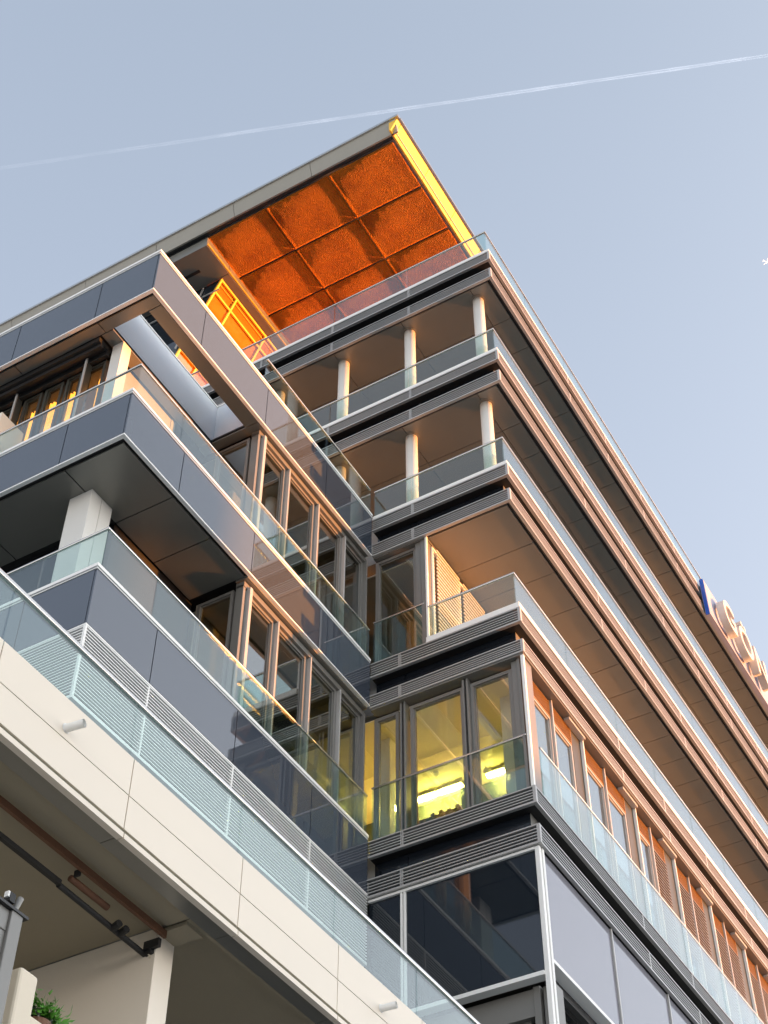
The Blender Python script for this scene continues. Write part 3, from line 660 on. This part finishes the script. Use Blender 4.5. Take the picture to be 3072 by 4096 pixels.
mb = MB(); mb.box(1.0, 9.1, 7.5, 12, 7.36, 7.5); mb.box(9.36, 19.6, 7.3, 12, 7.5, 7.54); build('loggia_ceiling', mb, 'plaster', dk)
mb = MB(); mb.box(9.11, 9.36, 7.6, 12, -ZO, 7.36); build('pier_wall', mb, 'cream', dk, bevel=.006)
mb = MB(); mb.box(9.11, 9.4, 7.25, 7.6, 7.16, 7.36) if False else mb.box(9.12, 9.36, 7.3, 7.6, 7.30, 7.336); build('beam_end', mb, 'plaster', dk)
mb = MB(); mb.box(-2, 26, 12, 12.2, -ZO, 7.5); build('rear_wall', mb, 'plaster', dk)
balustrade(8.09, 8.63, [('x', YD+.01, 1.0, 19.6)], [[1.1, 2.76, 4.42, 6.08, 7.735, 9.37, 11.03, 12.68, 14.33, 16.0, 17.7]], rail=.055)
for x, z in ((6.94, 7.80), (11.94, 7.80)):
    mb = MB(); mb.tube((x, YD, z), (x+.03, YD-.16, z+.01), .036, 20, caps=False); mb.tube((x, YD, z), (x+.03, YD-.16, z+.01), .029, 20, caps=False)
    mb.tube((x, YD-.006, z), (x, YD, z), .044, 20); build('overflow_spout', mb, 'alu_white', dk, smooth=True)

# ------------------------------------------------------------------ rooftop sign
sg = thing('rooftop_sign', (28.2, 7.0, 26.7), 'white block letters on a blue-edged board at the far end of the top floor band', 'sign')
mb = MB(); mb.box(28.25, 44, 6.98, 7.10, 26.66, 27.86); build('board', mb, 'signface', sg)
mb = MB(); mb.box(28.225, 28.248, 6.99, 7.08, 26.64, 27.88); build('edge_strip', mb, 'blue', sg)
def letter(ch, x, z, size):
    cu = bpy.data.curves.new('t', 'FONT'); cu.body = ch; cu.size = size; cu.extrude = .10; cu.offset = .02
    to = bpy.data.objects.new('t', cu); COL.objects.link(to)
    bpy.context.view_layer.update()
    me = bpy.data.meshes.new_from_object(to.evaluated_get(bpy.context.evaluated_depsgraph_get()))
    bpy.data.objects.remove(to)
    o = bpy.data.objects.new('letter', me); COL.objects.link(o); me.materials.clear(); me.materials.append(M['letter'])
    me.transform(Matrix.Translation((x, 6.82, z+ZO)) @ Matrix.Rotation(R(90), 4, 'X'))
    me.transform(Matrix.Translation(-ORG[sg])); o.parent = sg; me.update()
for ch, x in (('G', 28.72), ('\u00d6', 29.85), ('N', 31.0)): letter(ch, x, 26.78, 1.28)

# ------------------------------------------------------------------ below the deck: awning, screen, post, railing, plant, floodlight
aw = thing('awning', (7.4, 7.6, 7.2), 'folded brown and black awning with its arms under the white terrace deck', 'awning')
mb = MB(); mb.box(3.0, 9.12, 7.505, 7.535, 7.23, 7.30); build('housing', mb, 'rust', aw)
mb = MB(); mb.box(3.0, 7.9, 7.67, 7.71, 7.12, 7.165); mb.tube((7.9, 7.70, 7.13), (9.12, 7.72, 7.13), .026, 12); mb.box(7.95, 7.97, 7.54, 7.60, 7.2, 7.26); mb.box(9.06, 9.1, 7.54, 7.70, 7.14, 7.22); build('arm', mb, 'black', aw)
mb = MB(); mb.tube((7.95, 7.63, 7.20), (8.45, 7.63, 7.20), .030, 12); build('roller', mb, 'rust', aw, smooth=True)
for x in (8.62, 8.72, 9.1):
    mb = MB(); mb.tube((x, 7.62, 7.14), (x+.02, 7.70, 7.13), .035, 10); build('joint', mb, 'black', aw)
mb = MB()
for i in range(14):
    t0, t1 = i/14*math.pi*1.3, (i+1)/14*math.pi*1.3
    mb.tube((9.12+.04*math.sin(t0), 7.64, 7.10-.05*math.sin(t0/1.3)-.0*t0), (9.12+.04*math.sin(t1), 7.66, 7.10-.05*math.sin(t1/1.3)), .005, 6)
build('cable', mb, 'post', aw)

k6 = 6.3
def bl(x, y, z): return (x*k6, y*k6, z*k6)     # near things are laid out per metre of distance, then set 6.3 m to the side
post = thing('terrace_post', bl(1.0, 1.0, .70), 'thick cream rendered post with rounded top at the lower left', 'post')
mb = MB(); mb.box(.993*k6, 1.02*k6, 1.0*k6-.02, 1.0*k6+.10, -ZO+.14, .812*k6); build('shaft', mb, 'post', post, bevel=.02)
mb = MB(); mb.box(1.011*k6, 1.25*k6, 1.0*k6+.0, 1.0*k6+.09, -ZO+.14, .7725*k6); build('parapet', mb, 'post', post, bevel=.01)
rl = thing('terrace_railing', bl(1.1, 1.0, .76), 'dark metal railing with thin bars on the cream parapet', 'railing')
mb = MB(); mb.box(1.018*k6, 1.3*k6, k6+.14, k6+.165, .795*k6, .80*k6+.008); build('handrail', mb, 'alu', rl)
mb = MB(); mb.box(1.018*k6, 1.3*k6, k6+.17, k6+.19, .77*k6, .795*k6); build('band', mb, 'black', rl)
for i in range(9):
    mb = MB(); x = 1.025*k6+i*.17; mb.tube((x, k6+.12, .74*k6), (x, k6+.12, .797*k6), .009, 8); build('baluster', mb, 'alu', rl)
pl_ = thing('potted_plant', (1.05*k6, k6+.08, .77*k6), 'bright green leafy plant behind the cream parapet', 'plant')
mb = MB(); mb.tube((1.06*k6, k6+.17, .74*k6), (1.06*k6, k6+.17, .79*k6), .06, 16, .09); build('pot', mb, 'rust', pl_)
mb = MB(); rnd = random.Random(3)
for i in range(230):
    c = Vector((1.062*k6+max(-.16, min(.2, rnd.gauss(0, .08))), k6+.13+rnd.gauss(0, .03), .792*k6+abs(rnd.gauss(0, .06))))
    d = Vector((rnd.uniform(-1, 1), rnd.uniform(-1, 1), rnd.uniform(-.2, 1))).normalized(); s_ = rnd.uniform(.045, .08)
    u = d.orthogonal().normalized(); nrm = d.cross(u)
    mb.quad(tuple(c), tuple(c+d*s_*.5+u*s_*.32), tuple(c+d*s_+nrm*s_*.1), tuple(c+d*s_*.5-u*s_*.32))
build('leaves', mb, 'leaf', pl_)
sc = thing('glass_screen', bl(.96, 1, .7), 'dark framed glass screen standing left of the cream post', 'screen')
zt = .862*k6
mb = MB(); mb.box(.965*k6, .982*k6, k6-.02, k6+.06, -ZO+.14, zt); mb.box(.80*k6, .965*k6, k6, k6+.05, zt-.16, zt-.012)
mb.box(.935*k6, .965*k6, k6+.005, k6+.045, -ZO+.14, zt-.16); build('frame', mb, 'frame', sc, bevel=.006)
mb = MB(); mb.box(.80*k6, .988*k6, k6-.03, k6+.07, zt-.012, zt+.008); build('top_rail', mb, 'dark', sc)
mb = MB(); mb.box(.80*k6, .935*k6, k6+.02, k6+.03, 1, zt-.16); build('pane', mb, 'sidepanel', sc)
fl = thing('floodlight', bl(.972, 1, .865), 'small black and grey spotlight on top of the glass screen frame', 'spotlight')
mb = MB(); mb.tube((.972*k6, k6+.01, zt+.02), (.976*k6, k6+.0, zt+.115), .022, 16); build('body', mb, 'frame', fl, smooth=False)
mb = MB(); mb.tube((.969*k6, k6+.01, zt), (.969*k6, k6+.01, zt+.03), .012, 10); mb.box(.958*k6, .966*k6, k6-.02, k6+.03, zt+.035, zt+.1); build('bracket', mb, 'black', fl)
mb = MB(); mb.box(.9555*k6, .958*k6, k6-.015, k6+.02, zt+.06, zt+.1); build('lens', mb, 'alu_white', fl)

# ------------------------------------------------------------------ contrail and aircraft
def skydir(az, t, H): return Vector((H/t*math.cos(R(az)), H/t*math.sin(R(az)), H))
H = 3200
A0 = skydir(56.66, 1.5584, H); A1 = skydir(1.51, 1.8087, H)
def trail_mat():
    m = bpy.data.materials.new('contrail_vapour'); m.use_nodes = True; t = m.node_tree; n, l = t.nodes, t.links; n.clear()
    out = n.new('ShaderNodeOutputMaterial'); mix = n.new('ShaderNodeMixShader'); tr = n.new('ShaderNodeBsdfTransparent')
    df = n.new('ShaderNodeBsdfTranslucent'); df.inputs[0].default_value = (.7, .85, 1, 1); d2 = n.new('ShaderNodeBsdfDiffuse'); d2.inputs[0].default_value = (.7, .85, 1, 1)
    ad = n.new('ShaderNodeAddShader'); l.new(df.outputs[0], ad.inputs[0]); l.new(d2.outputs[0], ad.inputs[1])
    tc = n.new('ShaderNodeTexCoord'); no = n.new('ShaderNodeTexNoise'); no.inputs['Scale'].default_value = .012; no.inputs['Detail'].default_value = 9
    l.new(tc.outputs['Object'], no.inputs['Vector'])
    lw = n.new('ShaderNodeLayerWeight'); lw.inputs[0].default_value = .5
    iv = n.new('ShaderNodeMath'); iv.operation = 'SUBTRACT'; iv.inputs[0].default_value = 1; l.new(lw.outputs['Facing'], iv.inputs[1])
    mr = n.new('ShaderNodeMapRange'); mr.inputs['From Min'].default_value = .3; mr.inputs['From Max'].default_value = .75; mr.inputs['To Min'].default_value = .03; mr.inputs['To Max'].default_value = .12
    l.new(no.outputs['Fac'], mr.inputs['Value'])
    sx = n.new('ShaderNodeSeparateXYZ'); l.new(tc.outputs['Generated'], sx.inputs[0])
    fd_ = n.new('ShaderNodeMapRange'); fd_.inputs['From Min'].default_value = .05; fd_.inputs['From Max'].default_value = .8; fd_.inputs['To Min'].default_value = .06; l.new(sx.outputs['X'], fd_.inputs['Value'])
    m0 = n.new('ShaderNodeMath'); m0.operation = 'MULTIPLY'; l.new(mr.outputs[0], m0.inputs[0]); l.new(fd_.outputs[0], m0.inputs[1])
    mu = n.new('ShaderNodeMath'); mu.operation = 'MULTIPLY'; l.new(m0.outputs[0], mu.inputs[0]); l.new(iv.outputs[0], mu.inputs[1])
    l.new(mu.outputs[0], mix.inputs[0]); l.new(tr.outputs[0], mix.inputs[1]); l.new(ad.outputs[0], mix.inputs[2]); l.new(mix.outputs[0], out.inputs[0])
    return m
mb = MB(); n_ = 240; d = (A1-A0)
side = Vector((-d.y, d.x, 0)).normalized()
ct = MB()
for s_ in (-1, 1):
    base = len(ct.v); ns = 10
    for i in range(n_+1):
        u = -.15+1.3*i/n_; c = A0+d*u+side*(s_*(2.3+.25*math.sin(i*.21)))
        rad = (1.75+.35*math.sin(i*.17+s_)+.12*math.sin(i*.83))*(1.25-.4*max(0, min(1, u)))
        for j in range(ns):
            t_ = 2*math.pi*j/ns; ct.v.append(tuple(c+side*rad*math.cos(t_)+Vector((0, 0, rad*math.sin(t_)))))
    for i in range(n_):
        for j in range(ns):
            a = base+i*ns+j; b_ = base+i*ns+(j+1) % ns; ct.f.append((a, b_, b_+ns, a+ns))
o = build('contrail', ct, trail_mat(), smooth=True); tag(o, 'thin white vapour trail crossing the pale blue sky', 'contrail')
jc = skydir(6.05, 1.3935, 5400)
jet = thing('airplane', tuple(jc), 'tiny sunlit passenger jet at the right edge of the sky', 'airplane')
fd = Vector((.75, -.6, .12)).normalized(); sdv = fd.cross(Vector((0, 0, 1))).normalized()
mb = MB(); mb.tube(jc-fd*14, jc+fd*12, 2.0, 14); mb.tube(jc+fd*12, jc+fd*17, 2.0, 14, .3); mb.tube(jc-fd*20, jc-fd*14, .5, 14, 2.0); build('fuselage', mb, 'jet', jet)
for s_ in (-1, 1):
    mb = MB(); r_ = jc+fd*2; tp = jc+sdv*(s_*17)-fd*6
    mb.hexa([tuple(v) for v in (r_-fd*3, r_+fd*3, tp+fd*1, tp-fd*.8, r_-fd*3+Vector((0, 0, .6)), r_+fd*3+Vector((0, 0, .6)), tp+fd*1+Vector((0, 0, .3)), tp-fd*.8+Vector((0, 0, .3)))]); build('wing', mb, 'jet', jet)
    mb = MB(); e = jc+sdv*(s_*6)-Vector((0, 0, 1.6)); mb.tube(e-fd*2, e+fd*2.4, 1.3, 12); build('engine', mb, 'jet', jet)
    mb = MB(); r_ = jc-fd*16; tp = r_+sdv*(s_*6)-fd*3
    mb.hexa([tuple(v) for v in (r_-fd*1.6, r_+fd*1.6, tp+fd*.6, tp-fd*.6, r_-fd*1.6+Vector((0, 0, .4)), r_+fd*1.6+Vector((0, 0, .4)), tp+fd*.6+Vector((0, 0, .2)), tp-fd*.6+Vector((0, 0, .2)))]); build('tailplane', mb, 'jet', jet)
mb = MB(); r_ = jc-fd*16+Vector((0, 0, 1)); tp = r_+Vector((0, 0, 6))-fd*3
mb.hexa([tuple(v) for v in (r_-fd*2-sdv*.2, r_+fd*2-sdv*.2, r_+fd*2+sdv*.2, r_-fd*2+sdv*.2, tp-fd*1-sdv*.1, tp+fd*1-sdv*.1, tp+fd*1+sdv*.1, tp-fd*1+sdv*.1)]); build('fin', mb, 'jet', jet)

scn.cycles.transparent_max_bounces = 24
scn.cycles.max_bounces = 8
